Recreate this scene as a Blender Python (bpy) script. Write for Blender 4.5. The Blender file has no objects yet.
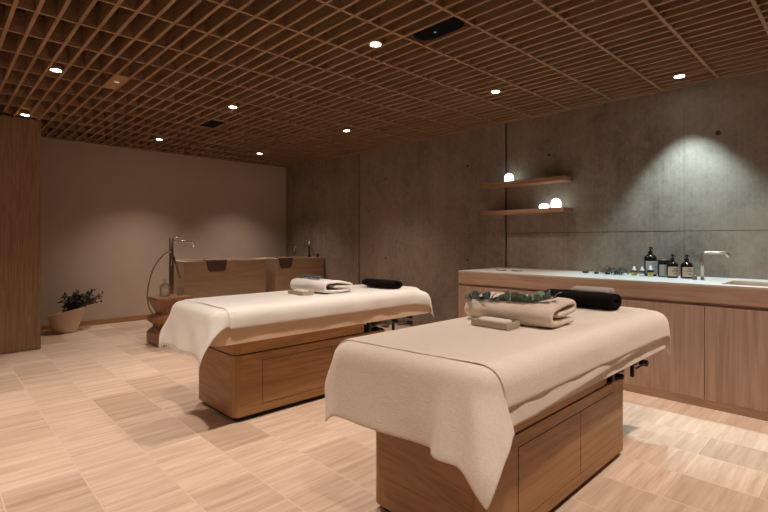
import bpy, bmesh, math, random
from mathutils import Vector, noise, Matrix
random.seed(7)
S = bpy.context.scene
COL = S.collection
PI = math.pi

# ------------------------------------------------------------------ materials
def new_mat(name):
    m = bpy.data.materials.new(name); m.use_nodes = True
    nt = m.node_tree; b = nt.nodes['Principled BSDF']
    return m, nt, b

def plain(name, col, rough=.5, metal=0, **kw):
    m, nt, b = new_mat(name)
    b.inputs['Base Color'].default_value = (*col, 1)
    b.inputs['Roughness'].default_value = rough
    b.inputs['Metallic'].default_value = metal
    for k, v in kw.items(): b.inputs[k].default_value = v
    return m

def coords(nt, scale, loc=(0, 0, 0)):
    tc = nt.nodes.new('ShaderNodeTexCoord'); mp = nt.nodes.new('ShaderNodeMapping')
    nt.links.new(tc.outputs['Object'], mp.inputs['Vector'])
    mp.inputs['Scale'].default_value = scale; mp.inputs['Location'].default_value = loc
    return mp.outputs['Vector']

def noise_n(nt, vec, scale, detail=4, rough=.55, dist=0):
    n = nt.nodes.new('ShaderNodeTexNoise'); nt.links.new(vec, n.inputs['Vector'])
    n.inputs['Scale'].default_value = scale; n.inputs['Detail'].default_value = detail
    n.inputs['Roughness'].default_value = rough; n.inputs['Distortion'].default_value = dist
    return n.outputs['Fac']

def ramp(nt, fac, stops):
    r = nt.nodes.new('ShaderNodeValToRGB'); nt.links.new(fac, r.inputs['Fac'])
    e = r.color_ramp.elements
    e[0].position, e[0].color = stops[0][0], (*stops[0][1], 1)
    e[1].position, e[1].color = stops[-1][0], (*stops[-1][1], 1)
    for p, c in stops[1:-1]:
        x = e.new(p); x.color = (*c, 1)
    return r.outputs['Color']

def mix(nt, a, b, fac, mode='MIX'):
    m = nt.nodes.new('ShaderNodeMix'); m.data_type = 'RGBA'; m.blend_type = mode
    for s, v in ((m.inputs[6], a), (m.inputs[7], b), (m.inputs[0], fac)):
        if isinstance(v, (int, float)): s.default_value = v
        elif isinstance(v, tuple): s.default_value = (*v, 1)
        else: nt.links.new(v, s)
    return m.outputs[2]

def math_n(nt, op, a, b=0.0):
    m = nt.nodes.new('ShaderNodeMath'); m.operation = op
    for s, v in ((m.inputs[0], a), (m.inputs[1], b)):
        if isinstance(v, (int, float)): s.default_value = v
        else: nt.links.new(v, s)
    return m.outputs[0]

def bump(nt, b, h, strength=.2, dist=.01):
    n = nt.nodes.new('ShaderNodeBump'); nt.links.new(h, n.inputs['Height'])
    n.inputs['Strength'].default_value = strength; n.inputs['Distance'].default_value = dist
    nt.links.new(n.outputs['Normal'], b.inputs['Normal'])

def wood(name, dark, light, axis='z', fine=60, wide=5, rough=.45, con=1.0):
    """oak veneer: grain stretched along one axis"""
    m, nt, b = new_mat(name)
    st = .035
    sc = {'x': (st, 1, 1), 'y': (1, st, 1), 'z': (1, 1, st)}[axis]
    v = coords(nt, sc)
    f1 = noise_n(nt, v, fine, 5, .6, .3)
    sc2 = {'x': (.12, 1, 1), 'y': (1, .12, 1), 'z': (1, 1, .12)}[axis]
    f2 = noise_n(nt, coords(nt, sc2, (3, 1, 7)), wide, 3, .5, 1.2)
    w = nt.nodes.new('ShaderNodeMath'); w.operation = 'SINE'
    nt.links.new(math_n(nt, 'MULTIPLY', f2, 60), w.inputs[0])
    g = math_n(nt, 'ADD', math_n(nt, 'MULTIPLY', f1, .75), math_n(nt, 'MULTIPLY', w.outputs[0], .05 * con))
    g = math_n(nt, 'ADD', g, math_n(nt, 'MULTIPLY', f2, .25))
    c = ramp(nt, g, [(.36, dark), (.62, light)])
    nt.links.new(c, b.inputs['Base Color'])
    b.inputs['Roughness'].default_value = rough
    bump(nt, b, f1, .12, .002)
    return m

def cloth(name, col, scale=420, strength=.5, pile=.0025, mott=.08):
    m, nt, b = new_mat(name)
    v = coords(nt, (1, 1, 1))
    f = noise_n(nt, v, scale, 2, .6)
    g = noise_n(nt, v, 60, 3, .6)
    c = mix(nt, tuple(x * (1 - mott) for x in col), tuple(min(1, x * (1 + mott)) for x in col), g)
    nt.links.new(c, b.inputs['Base Color'])
    b.inputs['Roughness'].default_value = .95
    b.inputs['Sheen Weight'].default_value = .25
    b.inputs['Specular IOR Level'].default_value = .15
    h = noise_n(nt, v, 130, 3, .6)
    bump(nt, b, math_n(nt, 'ADD', math_n(nt, 'MULTIPLY', f, .5), math_n(nt, 'ADD', math_n(nt, 'MULTIPLY', g, .6), math_n(nt, 'MULTIPLY', h, 1.0))), strength, pile * 1.3)
    return m

M = {}
M['oak_z'] = wood('oak_vertical', (.21, .113, .060), (.32, .187, .108), 'z', 55, 4)
M['oak_counter'] = wood('oak_counter_front', (.39, .25, .18), (.52, .365, .275), 'z', 45, 3)
M['oak_apron'] = wood('oak_apron', (.40, .255, .175), (.52, .36, .26), 'y', 45, 3)
M['oak_x'] = wood('oak_table_side', (.30, .145, .050), (.41, .215, .085), 'x', 40, 4, con=1.6)
M['oak_y'] = wood('oak_table_end', (.27, .128, .043), (.37, .19, .074), 'y', 40, 4, con=1.6)
M['oak_post'] = wood('oak_table_corner', (.30, .148, .052), (.40, .21, .082), 'z', 50, 4)
M['lattice'] = wood('lattice_wood', (.23, .13, .066), (.33, .20, .112), 'y', 40, 4, .6)
M['stool'] = wood('carved_stool_wood', (.16, .068, .026), (.28, .128, .055), 'z', 30, 5)
M['tub'] = wood('tub_wood', (.38, .26, .17), (.46, .33, .225), 'x', 35, 3)
M['shelf'] = wood('shelf_wood', (.29, .155, .085), (.41, .235, .14), 'y', 50, 4)
M['dark'] = plain('dark_gap', (.012, .009, .008), .8)
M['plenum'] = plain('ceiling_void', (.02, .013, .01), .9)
M['black'] = plain('black_plastic', (.006, .006, .007), .35)
M['matt'] = plain('matt_black', (.003, .003, .003), .9, 0, **{'Specular IOR Level': .1})
M['blackglass'] = plain('black_bottle', (.008, .005, .004), .12)
M['steel'] = plain('brushed_steel', (.46, .42, .38), .36, 1)
M['chrome'] = plain('chrome', (.75, .72, .68), .12, 1)
M['gunmetal'] = plain('gunmetal', (.22, .16, .12), .3, 1)
M['stone'] = plain('white_stone_top', (.56, .53, .49), .3)
M['white'] = plain('white_plastic', (.8, .8, .78), .4)
M['cream_label'] = plain('kraft_label', (.46, .38, .29), .7)
M['grey_label'] = plain('grey_label', (.42, .41, .39), .7)
M['ink'] = plain('label_ink', (.05, .045, .04), .7)
def thin_glass(name, col, gl=.12):
    m, nt, b = new_mat(name); out = [n for n in nt.nodes if n.type == 'OUTPUT_MATERIAL'][0]
    tr = nt.nodes.new('ShaderNodeBsdfTransparent'); tr.inputs[0].default_value = (*col, 1)
    g = nt.nodes.new('ShaderNodeBsdfGlossy'); g.inputs['Roughness'].default_value = .08
    lw = nt.nodes.new('ShaderNodeLayerWeight'); lw.inputs[0].default_value = .35
    mx = nt.nodes.new('ShaderNodeMixShader')
    nt.links.new(math_n(nt, 'ADD', math_n(nt, 'MULTIPLY', lw.outputs['Facing'], .5), gl * .5), mx.inputs[0])
    nt.links.new(tr.outputs[0], mx.inputs[1]); nt.links.new(g.outputs[0], mx.inputs[2]); nt.links.new(mx.outputs[0], out.inputs[0])
    return m
M['amber'] = plain('amber_oil', (.55, .36, .03), .15)
M['clear'] = thin_glass('clear_glass', (.93, .95, .93))
M['pad'] = plain('dark_headrest', (.10, .06, .04), .6)
M['euca'] = plain('eucalyptus_leaf', (.15, .215, .19), .55)
M['euca_stem'] = plain('eucalyptus_stem', (.16, .09, .05), .7)
M['leaf'] = plain('dark_leaf', (.085, .08, .065), .6)
M['leaf2'] = plain('brown_twig', (.11, .065, .04), .7)
M['soil'] = plain('soil', (.05, .03, .02), .95)
M['soap'] = plain('soap', (.75, .70, .62), .5)
M['terry'] = cloth('terry_cloth', (.77, .665, .57))
M['terry_roll'] = cloth('terry_cloth_roll', (.74, .62, .52))
M['throw'] = cloth('white_woven_throw', (.83, .79, .73), 300, .6, .003)
M['sheet'] = cloth('white_sheet', (.84, .80, .75), 600, .3, .0015, .04)
M['tan'] = cloth('tan_mattress_cover', (.76, .57, .40), 700, .2, .001, .03)
M['blackcloth'] = cloth('black_towel', (.004, .003, .003), 400, .5, .003)
M['blackcloth'].node_tree.nodes['Principled BSDF'].inputs['Sheen Weight'].default_value = 0
M['greycloth'] = cloth('pale_grey_towel', (.42, .37, .33), 400, .5, .003)
M['duct'] = plain('pale_duct', (.62, .66, .50), .6)
M['travdish'] = plain('travertine_dish', (.45, .37, .26), .55)

def lamp_mat(name, col, s):
    m, nt, b = new_mat(name)
    b.inputs['Base Color'].default_value = (.9, .9, .9, 1)
    b.inputs['Emission Color'].default_value = (*col, 1); b.inputs['Emission Strength'].default_value = s
    return m
M['lens'] = lamp_mat('downlight_lens', (1, .86, .72), 14)
M['lens_cool'] = lamp_mat('downlight_lens_cool', (.93, 1, .98), 14)
M['lens_dim'] = lamp_mat('sensor_lens', (.9, 1, .85), .05)
M['glow'] = lamp_mat('glowing_opal', (.80, 1, .97), 1.9)

# floor: travertine tiles
def floor_mat():
    m, nt, b = new_mat('travertine_tiles')
    tc = nt.nodes.new('ShaderNodeTexCoord'); sep = nt.nodes.new('ShaderNodeSeparateXYZ')
    nt.links.new(tc.outputs['Object'], sep.inputs[0])
    cmb = nt.nodes.new('ShaderNodeCombineXYZ')
    nt.links.new(math_n(nt, 'ADD', sep.outputs[1], 10 * .65 + .26), cmb.inputs[0])
    nt.links.new(math_n(nt, 'ADD', sep.outputs[0], 10 * .3315 - .587), cmb.inputs[1])
    def brick(c1, c2, mort):
        n = nt.nodes.new('ShaderNodeTexBrick'); nt.links.new(cmb.outputs[0], n.inputs['Vector'])
        n.inputs['Color1'].default_value = (*c1, 1); n.inputs['Color2'].default_value = (*c2, 1)
        n.inputs['Mortar'].default_value = (*mort, 1)
        n.inputs['Scale'].default_value = 1; n.inputs['Mortar Size'].default_value = .0035
        n.inputs['Mortar Smooth'].default_value = .3
        n.inputs['Brick Width'].default_value = .65; n.inputs['Row Height'].default_value = .3315
        n.offset = .5; n.offset_frequency = 2
        return n
    rnd = brick((0, 0, 0), (1, 1, 1), (.5, .5, .5))
    val = nt.nodes.new('ShaderNodeRGBToBW'); nt.links.new(rnd.outputs['Color'], val.inputs[0])
    off = nt.nodes.new('ShaderNodeCombineXYZ')
    nt.links.new(math_n(nt, 'MULTIPLY', val.outputs[0], 37.3), off.inputs[0])
    nt.links.new(math_n(nt, 'MULTIPLY', val.outputs[0], 91.7), off.inputs[1])
    add = nt.nodes.new('ShaderNodeVectorMath'); add.operation = 'ADD'
    nt.links.new(tc.outputs['Object'], add.inputs[0]); nt.links.new(off.outputs[0], add.inputs[1])
    def mp(sc):
        n = nt.nodes.new('ShaderNodeMapping'); nt.links.new(add.outputs[0], n.inputs['Vector'])
        n.inputs['Scale'].default_value = sc; return n.outputs[0]
    v1 = noise_n(nt, mp((.8, 13, 1)), 1.6, 6, .62, .15)
    v2 = noise_n(nt, mp((4, 40, 1)), 1.5, 4, .6, .3)
    g = math_n(nt, 'ADD', math_n(nt, 'MULTIPLY', v1, .75), math_n(nt, 'MULTIPLY', v2, .25))
    c = ramp(nt, g, [(.30, (.44, .30, .205)), (.46, (.59, .43, .32)), (.56, (.66, .505, .39)), (.72, (.76, .625, .51))])
    c = mix(nt, c, ramp(nt, val.outputs[0], [(0, (.84, .81, .78)), (1, (1.13, 1.14, 1.15))]), 1.0, 'MULTIPLY')
    c = mix(nt, c, (.74, .60, .47), math_n(nt, 'MULTIPLY', rnd.outputs['Fac'], .5))
    nt.links.new(c, b.inputs['Base Color'])
    nt.links.new(math_n(nt, 'ADD', math_n(nt, 'MULTIPLY', v2, .3), .34), b.inputs['Roughness'])
    h = math_n(nt, 'SUBTRACT', math_n(nt, 'MULTIPLY', v2, .15), rnd.outputs['Fac'])
    bump(nt, b, h, .25, .002)
    return m
M['floor'] = floor_mat()

def concrete(name='board_cast_concrete', base=(.235, .182, .138), dark=(.13, .094, .067)):
    m, nt, b = new_mat(name)
    v = coords(nt, (1, 1, 1))
    big = noise_n(nt, v, .9, 5, .6, .6)
    st = noise_n(nt, coords(nt, (1, 3.0, .35)), 1.7, 5, .65, .3)
    stf = noise_n(nt, coords(nt, (1, 22, .5)), 2, 4, .6)
    fine = noise_n(nt, v, 28, 5, .7)
    mid = noise_n(nt, v, 4.5, 5, .7, .8)
    big = math_n(nt, 'ADD', math_n(nt, 'MULTIPLY', big, .5), math_n(nt, 'MULTIPLY', mid, .5))
    g = math_n(nt, 'ADD', math_n(nt, 'MULTIPLY', big, .53), math_n(nt, 'MULTIPLY', st, .17))
    g = math_n(nt, 'ADD', g, math_n(nt, 'MULTIPLY', fine, .20))
    g = math_n(nt, 'ADD', g, math_n(nt, 'MULTIPLY', stf, .10))
    lt = tuple(x * 1.3 for x in base)
    c = ramp(nt, g, [(.38, dark), (.50, base), (.61, lt)])
    pits = ramp(nt, noise_n(nt, v, 60, 2, .5), [(.26, (.55, .5, .45)), (.32, (1, 1, 1))])
    c = mix(nt, c, pits, .8, 'MULTIPLY')
    nt.links.new(c, b.inputs['Base Color'])
    b.inputs['Roughness'].default_value = .75
    bump(nt, b, fine, .25, .004)
    return m
M['concrete'] = concrete()
M['plug'] = plain('tie_hole_plug', (.035, .03, .026), .8)

def plaster(name, col):
    m, nt, b = new_mat(name)
    f = noise_n(nt, coords(nt, (1, 1, 1)), 3, 4, .6)
    nt.links.new(ramp(nt, f, [(.3, tuple(x * .93 for x in col)), (.7, col)]), b.inputs['Base Color'])
    b.inputs['Roughness'].default_value = .85
    bump(nt, b, noise_n(nt, coords(nt, (1, 1, 1)), 150, 2), .08, .002)
    return m
M['plaster'] = plaster('taupe_plaster', (.50, .395, .315))
M['pot'] = plaster('pale_clay', (.70, .53, .41))
M['trav'] = wood('travertine_basin', (.42, .33, .24), (.60, .50, .39), 'y', 14, 3)

# ------------------------------------------------------------------ mesh helpers
def box(bm, x0, x1, y0, y1, z0, z1, bev=0):
    vs = [bm.verts.new((x, y, z)) for x in (x0, x1) for y in (y0, y1) for z in (z0, z1)]
    f = [(0, 1, 3, 2), (4, 6, 7, 5), (0, 4, 5, 1), (2, 3, 7, 6), (0, 2, 6, 4), (1, 5, 7, 3)]
    fs = [bm.faces.new([vs[i] for i in q]) for q in f]
    if bev:
        es = list({e for q in fs for e in q.edges})
        bmesh.ops.bevel(bm, geom=es, offset=bev, segments=2, affect='EDGES', profile=.6)
    return vs

def rrect_pts(x0, x1, y0, y1, r, n=8):
    P = []
    for cx, cy, a in ((x1 - r, y1 - r, 0), (x0 + r, y1 - r, 90), (x0 + r, y0 + r, 180), (x1 - r, y0 + r, 270)):
        for k in range(n + 1):
            t = math.radians(a + 90 * k / n); P.append((cx + r * math.cos(t), cy + r * math.sin(t)))
    return P

def prism(bm, pts, z0, z1):
    a = [bm.verts.new((x, y, z0)) for x, y in pts]; b = [bm.verts.new((x, y, z1)) for x, y in pts]
    n = len(pts)
    for i in range(n): bm.faces.new((a[i], a[(i + 1) % n], b[(i + 1) % n], b[i]))
    bm.faces.new(a[::-1]); bm.faces.new(b)

def loft(bm, rings, cap=True, closed=True):
    R = [[bm.verts.new(p) for p in r] for r in rings]
    n = len(R[0])
    for a, b in zip(R, R[1:]):
        for i in range(n if closed else n - 1):
            bm.faces.new((a[i], a[(i + 1) % n], b[(i + 1) % n], b[i]))
    if cap:
        bm.faces.new(R[0][::-1]); bm.faces.new(R[-1])
    return R

def lathe(bm, prof, c=(0, 0, 0), seg=24, cap=True):
    rings = [[(c[0] + r * math.cos(2 * PI * k / seg), c[1] + r * math.sin(2 * PI * k / seg), c[2] + z) for k in range(seg)] for r, z in prof]
    loft(bm, rings, cap)

def tube(bm, pts, r, seg=10, cap=True):
    pts = [Vector(p) for p in pts]
    rings = []; up = None
    for i, p in enumerate(pts):
        t = (pts[min(i + 1, len(pts) - 1)] - pts[max(i - 1, 0)]).normalized()
        if up is None: up = t.orthogonal().normalized()
        up = (up - t * up.dot(t)).normalized(); w = t.cross(up)
        rr = r[i] if isinstance(r, (list, tuple)) else r
        rings.append([tuple(p + (up * math.cos(a) + w * math.sin(a)) * rr) for a in [2 * PI * k / seg for k in range(seg)]])
    loft(bm, rings, cap)

def spline(pts, n=8):
    """Catmull-Rom through points"""
    P = [Vector(p) for p in pts]; P = [P[0] * 2 - P[1]] + P + [P[-1] * 2 - P[-2]]
    out = []
    for i in range(1, len(P) - 2):
        a, b, c, d = P[i - 1:i + 3]
        for k in range(n):
            t = k / n
            out.append(.5 * ((2 * b) + (c - a) * t + (2 * a - 5 * b + 4 * c - d) * t * t + (3 * b - a - 3 * c + d) * t ** 3))
    out.append(P[-2]); return out

def cyl(bm, p, q, r, seg=14): tube(bm, [p, q], r, seg)

def mesh_obj(name, bm, mat, parent=None, smooth=False, origin=None):
    bmesh.ops.recalc_face_normals(bm, faces=bm.faces[:])
    root = parent
    while root is not None and root.parent is not None: root = root.parent
    o0 = Vector(origin) if origin is not None else (root.location.copy() if root else Vector((0, 0, 0)))
    if root is not None: o0 = root.location.copy()
    bmesh.ops.translate(bm, verts=bm.verts[:], vec=-o0)
    me = bpy.data.meshes.new(name); bm.to_mesh(me); bm.free()
    for m in (mat if isinstance(mat, (list, tuple)) else [mat]): me.materials.append(m)
    if smooth:
        for p in me.polygons: p.use_smooth = True
    o = bpy.data.objects.new(name, me); COL.objects.link(o)
    if parent: o.parent = parent
    else: o.location = o0
    return o

def smooth_angle(o, deg=40):
    me = o.data
    for p in me.polygons: p.use_smooth = True
    bm = bmesh.new(); bm.from_mesh(me)
    for e in bm.edges:
        if len(e.link_faces) == 2 and e.calc_face_angle(0) > math.radians(deg): e.smooth = False
    bm.to_mesh(me); bm.free()
    return o

def bevel(o, w=.004, seg=2):
    m = o.modifiers.new('bevel', 'BEVEL'); m.width = w; m.segments = seg; m.limit_method = 'ANGLE'
    return o

def tag(o, label, cat, group=None):
    o['label'] = label; o['category'] = cat
    if group: o['group'] = group
    return o

def thing(name, label, cat, loc, group=None):
    o = bpy.data.objects.new(name, None); COL.objects.link(o); o.location = loc
    o.empty_display_size = .1
    return tag(o, label, cat, group)

def struct(name, bm, mat, parent=None):
    o = mesh_obj(name, bm, mat, parent)
    if not parent: o['kind'] = 'structure'
    return o
B = bmesh.new

def copy_tree(o, parent=None):
    c = o.copy(); COL.objects.link(c); c.parent = parent
    for ch in [x for x in COL.objects if x.parent == o]: copy_tree(ch, c)
    return c

# ------------------------------------------------------------------ room
XR, YB, XL, YR, ZC = 5.05, 8.0, -1.3, -1.4, 2.68
bm = B(); box(bm, XL, XR, YR, YB, -.1, 0); struct('floor', bm, M['floor'])
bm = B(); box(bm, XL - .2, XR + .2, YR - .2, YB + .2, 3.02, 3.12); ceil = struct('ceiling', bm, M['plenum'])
bm = B(); box(bm, XL - .2, XR, YB, YB + .15, -.1, 3.02); struct('wall_back', bm, M['plaster'])
bm = B(); box(bm, XL - .15, XL, YR, YB, -.1, 3.02); struct('wall_left', bm, M['plaster'])
bm = B(); box(bm, XL - .15, XR, YR - .15, YR, -.1, 3.02); struct('wall_front', bm, M['plaster'])
# concrete wall cast in panels with joints
bm = B(); box(bm, XR + .028, XR + .2, YR - .15, YB + .15, -.1, 3.02)
wr = struct('wall_right', bm, M['plug'])
cols = [(YR - .15, 1.2195), (1.2220, 3.086), (3.114, 5.805), (5.837, YB + .15)]
for i, (a, b_) in enumerate(cols):
    bm = B()
    g = (.0022, .0028, .001, .0006)[i]
    box(bm, XR, XR + .03, a, b_, -.1, 1.338 - g); box(bm, XR, XR + .03, a, b_, 1.338 + g, 3.02)
    mesh_obj('concrete_panel', bm, M['concrete'], wr)
for y, z in ((5.2, 2.2), (3.669, 2.22), (2.547, 2.217), (.958, 2.206), (7.0, 2.21), (3.67, 1.0), (5.2, .98), (-.5, 2.2), (6.95, 1.0)):
    bm = B(); cyl(bm, (XR - .001, y, z), (XR + .01, y, z), .016 if y > 1 else .022, 16); mesh_obj('tie_hole', bm, M['plug'], wr)
# skirting board
bm = B(); box(bm, .932, 5.0, YB - .018, YB, 0, .075); bevel(struct('baseboard_back', bm, M['oak_x']), .003)

# ceiling lattice
AY = [.948 + .449 * k for k in range(-5, 16)]
BX = [2.29 + .1125 * k for k in range(-31, 25)]
ZL0, ZL1 = ZC, ZC + .15
cut = {}     # beam index -> list of gaps (y0, y1)
def bidx(x): return min(range(len(BX)), key=lambda i: abs(BX[i] - x))
cut[bidx(2.515)] = [(1.857, 2.284), (5.449, 5.876)]
bm = B()
for y in AY:
    if YR < y < YB: box(bm, XL, XR, y - .0105, y + .0105, ZL0, ZL1)
for i, x in enumerate(BX):
    if not (XL < x < XR): continue
    y = YR
    for a, b_ in sorted(cut.get(i, [])):
        box(bm, x - .0105, x + .0105, y, a, ZL0 + .0008, ZL1); y = b_
    box(bm, x - .0105, x + .0105, y, YB, ZL0 + .0008, ZL1)
mesh_obj('wood_lattice', bm, M['lattice'], ceil)
bm = B(); box(bm, XR - .03, XR, YR, YB, ZL0 - .004, ZL1); struct('trim_1', bm, M['lattice'])
bm = B(); box(bm, XL, XR - .03, YB - .03, YB, ZL0 - .002, ZL1); struct('trim_2', bm, M['lattice'])

# wardrobe / timber partition at the left
w = thing('wardrobe', 'tall full-height oak veneer cabinet with plain flat front at the far left', 'cabinet', (-.2, 7.3, 0))
bm = B(); box(bm, XL + .002, .93, 6.67, YB - .002, 0, 2.63); mesh_obj('carcass', bm, M['oak_z'], w)
bm = B(); box(bm, -.28, .93, 6.65, 6.67, .005, 2.63); bevel(mesh_obj('door', bm, M['oak_z'], w), .002)
bm = B(); box(bm, XL + .002, -.284, 6.65, 6.67, .005, 2.63); bevel(mesh_obj('door', bm, M['oak_z'], w), .002)

# ------------------------------------------------------------------ downlights
def spot(name, loc, energy, col, ang, blend, rad=.035, parent=None, tilt=None):
    l = bpy.data.lights.new(name, 'SPOT'); l.energy = energy; l.color = col
    l.spot_size = math.radians(ang); l.spot_blend = blend; l.shadow_soft_size = rad
    o = bpy.data.objects.new(name, l); COL.objects.link(o); o.location = loc
    if parent: o.parent = parent; o.location = Vector(loc) - parent.location
    if tilt: o.rotation_euler = tilt
    return o
def downlight(x, y, label, e, col=(1, .855, .745), ang=100, blend=1.0, lens='lens', group='recessed downlights in the timber grid', tilt=None):
    t = thing('downlight', label, 'downlight', (x, y, ZC), group)
    bm = B(); lathe(bm, [(.047, -.004), (.051, -.002), (.051, .05), (.037, .05), (.037, .0)], (x, y, ZC), 28, cap=False)
    mesh_obj('housing', bm, M['lattice'], t, True)
    bm = B(); lathe(bm, [(.037, .002), (.037, .005)], (x, y, ZC - .004), 28); mesh_obj('lens', bm, M[lens], t)
    bm = B(); box(bm, x - .046, x + .046, y - .213, y + .213, ZC + .05, ZC + .055); mesh_obj('mounting_plate', bm, M['lattice'], t)
    spot('spot_lamp', (x, y, ZC - .012), e, col, ang, blend, parent=t, tilt=tilt)
    return t
E0 = 62
DL = {(.771, 4.765): 'round lit downlight nearest the top left corner of the photo',
      (2.346, 4.765): 'round lit downlight right of the wardrobe side, second in the middle row of the ceiling',
      (3.921, 4.765): 'small lit downlight above the far massage table near the concrete wall',
      (2.346, 7.01): 'lit downlight close to the plaster back wall, left of the two there',
      (3.921, 7.01): 'lit downlight in the far corner above the wooden tubs',
      (2.346, 2.52): 'bright round downlight at top centre, left of the black ceiling unit',
      (3.921, 2.52): 'lit downlight in the ceiling above the two wall shelves',
      (.771, 2.52): 'downlight outside the picture above the foot of the near massage table',
      (.771, .275): 'downlight above and behind the viewpoint, near the front wall', (2.346, .275): 'downlight out of frame above the near end of the aisle',
      (3.921, .275): 'downlight out of frame above the floor in front of the sink',
      (-.804, 2.52): 'downlight out of frame left of the near massage table', (-.804, 4.765): 'downlight out of frame in front of the wardrobe'}
POW = {(2.346, .275): 1.0, (3.921, .275): 1.2, (.771, 2.52): 1.0}
for (x, y), lb in DL.items():
    downlight(x, y, lb, E0 * POW.get((x, y), 1))
downlight(4.7085, 1.1725, 'cool white downlight close to the concrete wall above the sink counter', 84, (.64, .91, 1), 76, .5, 'lens_cool', tilt=(0, 0, 0))
downlight(.79, 6.71, 'small glowing downlight right at the top edge of the wardrobe', 1.5)

# sensor plate, black units, duct
t = thing('ceiling_sensor', 'square timber plate with a small dim lens filling one ceiling grid cell', 'sensor', (1.221, 4.765, ZC))
bm = B(); box(bm, 1.172, 1.270, 4.550, 4.980, ZC + .001, ZC + .012); mesh_obj('plate', bm, M['oak_post'], t)
bm = B(); lathe(bm, [(.022, 0), (.022, .004)], (1.221, 4.74, ZC - .003), 20); mesh_obj('lens', bm, M['lens_dim'], t)
t = thing('ceiling_speaker', 'black oblong unit with rounded ends recessed in the ceiling grid, top centre right', 'ceiling unit', (2.515, 2.07, ZC))
bm = B(); prism(bm, rrect_pts(2.425, 2.605, 1.875, 2.265, .085, 8), ZC + .01, ZC + .15); bevel(mesh_obj('housing', bm, M['matt'], t), .006)
bm = B(); lathe(bm, [(.008, 0), (.008, .006)], (2.515, 2.10, ZC + .005), 14); mesh_obj('indicator', bm, M['white'], t)
t = thing('air_vent', 'flat black air vent panel set in the ceiling grid near the wardrobe side', 'vent', (2.515, 5.66, ZC))
bm = B(); box(bm, 2.413, 2.617, 5.452, 5.872, ZC + .012, ZC + .03); mesh_obj('panel', bm, M['matt'], t)
for k in range(5):
    bm = B(); yy = 5.50 + k * .08; box(bm, 2.42, 2.61, yy, yy + .012, ZC + .004, ZC + .012); mesh_obj('slat', bm, M['dark'], t)
bm = B(); box(bm, 2.42, 2.75, 1.47, 1.83, ZL1 + .001, ZL1 + .12)
tag(mesh_obj('ventilation_duct', bm, M['duct'], origin=(2.58, 1.65, ZL1 + .001)), 'pale greenish duct box seen through the ceiling grid at the top edge', 'duct')

# ------------------------------------------------------------------ counter
CX, CY1, CY0 = 4.17, 3.15, -.7
t = thing('counter_cabinet', 'long oak veneer cabinet with flat doors along the concrete wall', 'cabinet', (4.6, 1.2, 0))
bm = B(); box(bm, CX + .025, XR - .002, CY0, CY1, .06, .76); mesh_obj('carcass', bm, M['oak_counter'], t)
bm = B(); box(bm, CX + .008, XR - .002, CY0, CY1 - .01, 0, .06); mesh_obj('plinth', bm, M['oak_apron'], t)
bm = B(); box(bm, CX + .03, XR - .002, CY0, CY1 - .01, .76, .786); mesh_obj('shadow_gap', bm, M['oak_apron'], t)
ys = [CY1, 2.808, 1.842, .876, -.09, CY0]
for a, b_ in zip(ys[1:], ys):
    bm = B(); box(bm, CX, CX + .022, a + .002, b_ - .002, .062, .758); bevel(mesh_obj('door', bm, M['oak_counter'], t), .0015)
SX0, SX1, SY0, SY1 = 4.30, 4.76, .12, .80    # sink opening
wk = thing('worktop', 'long worktop with white stone surface and deep oak apron on the cabinet', 'worktop', (4.6, 1.2, .786))
bm = B(); 
box(bm, CX, CX + .03, CY0, CY1, .786, .908); box(bm, CX + .03, XR - .002, CY1 - .03, CY1, .786, .908)
bevel(mesh_obj('apron', bm, M['oak_apron'], wk), .002)
bm = B()
for a in ((CX, XR - .002, SY1, CY1), (CX, XR - .002, CY0, SY0), (CX, SX0, SY0, SY1), (SX1, XR - .002, SY0, SY1)):
    box(bm, *a, .9082, .922)
mesh_obj('stone_slab', bm, M['stone'], wk)
bm = B(); 
box(bm, SX0 - .02, SX1 + .02, SY0 - .02, SY1 + .02, .80, .81)
for a in ((SX0 - .02, SX0, SY0 - .02, SY1 + .02), (SX1, SX1 + .02, SY0 - .02, SY1 + .02), (SX0, SX1, SY0 - .02, SY0), (SX0, SX1, SY1, SY1 + .02)):
    box(bm, *a, .81, .9079)
mesh_obj('sink_basin', bm, M['trav'], wk)
bm = B(); box(bm, CX + .03, SX0 - .02, CY0, CY1 - .03, .79, .9079)
mesh_obj('substrate', bm, M['dark'], wk)

# tap
t = thing('faucet', 'brushed steel arched basin tap rising from the counter beside the sink', 'tap', (4.62, .985, .922))
bm = B()
pts = [(4.62, .985, .922), (4.62, .985, 1.06), (4.62, .985, 1.125), (4.622, .978, 1.142), (4.628, .960, 1.15), (4.65, .90, 1.15), (4.675, .848, 1.15), (4.682, .832, 1.145), (4.69, .812, 1.112)]
tube(bm, pts, .0125, 14); mesh_obj('spout', bm, M['steel'], t, True)
bm = B(); lathe(bm, [(.024, 0), (.024, .004)], (4.62, .985, .922), 20); mesh_obj('base_ring', bm, M['steel'], t, True)
bm = B(); lathe(bm, [(.018, 0), (.018, .035), (.016, .038)], (4.60, 1.035, .922), 20); smooth_angle(mesh_obj('lever', bm, M['steel'], t))

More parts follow.
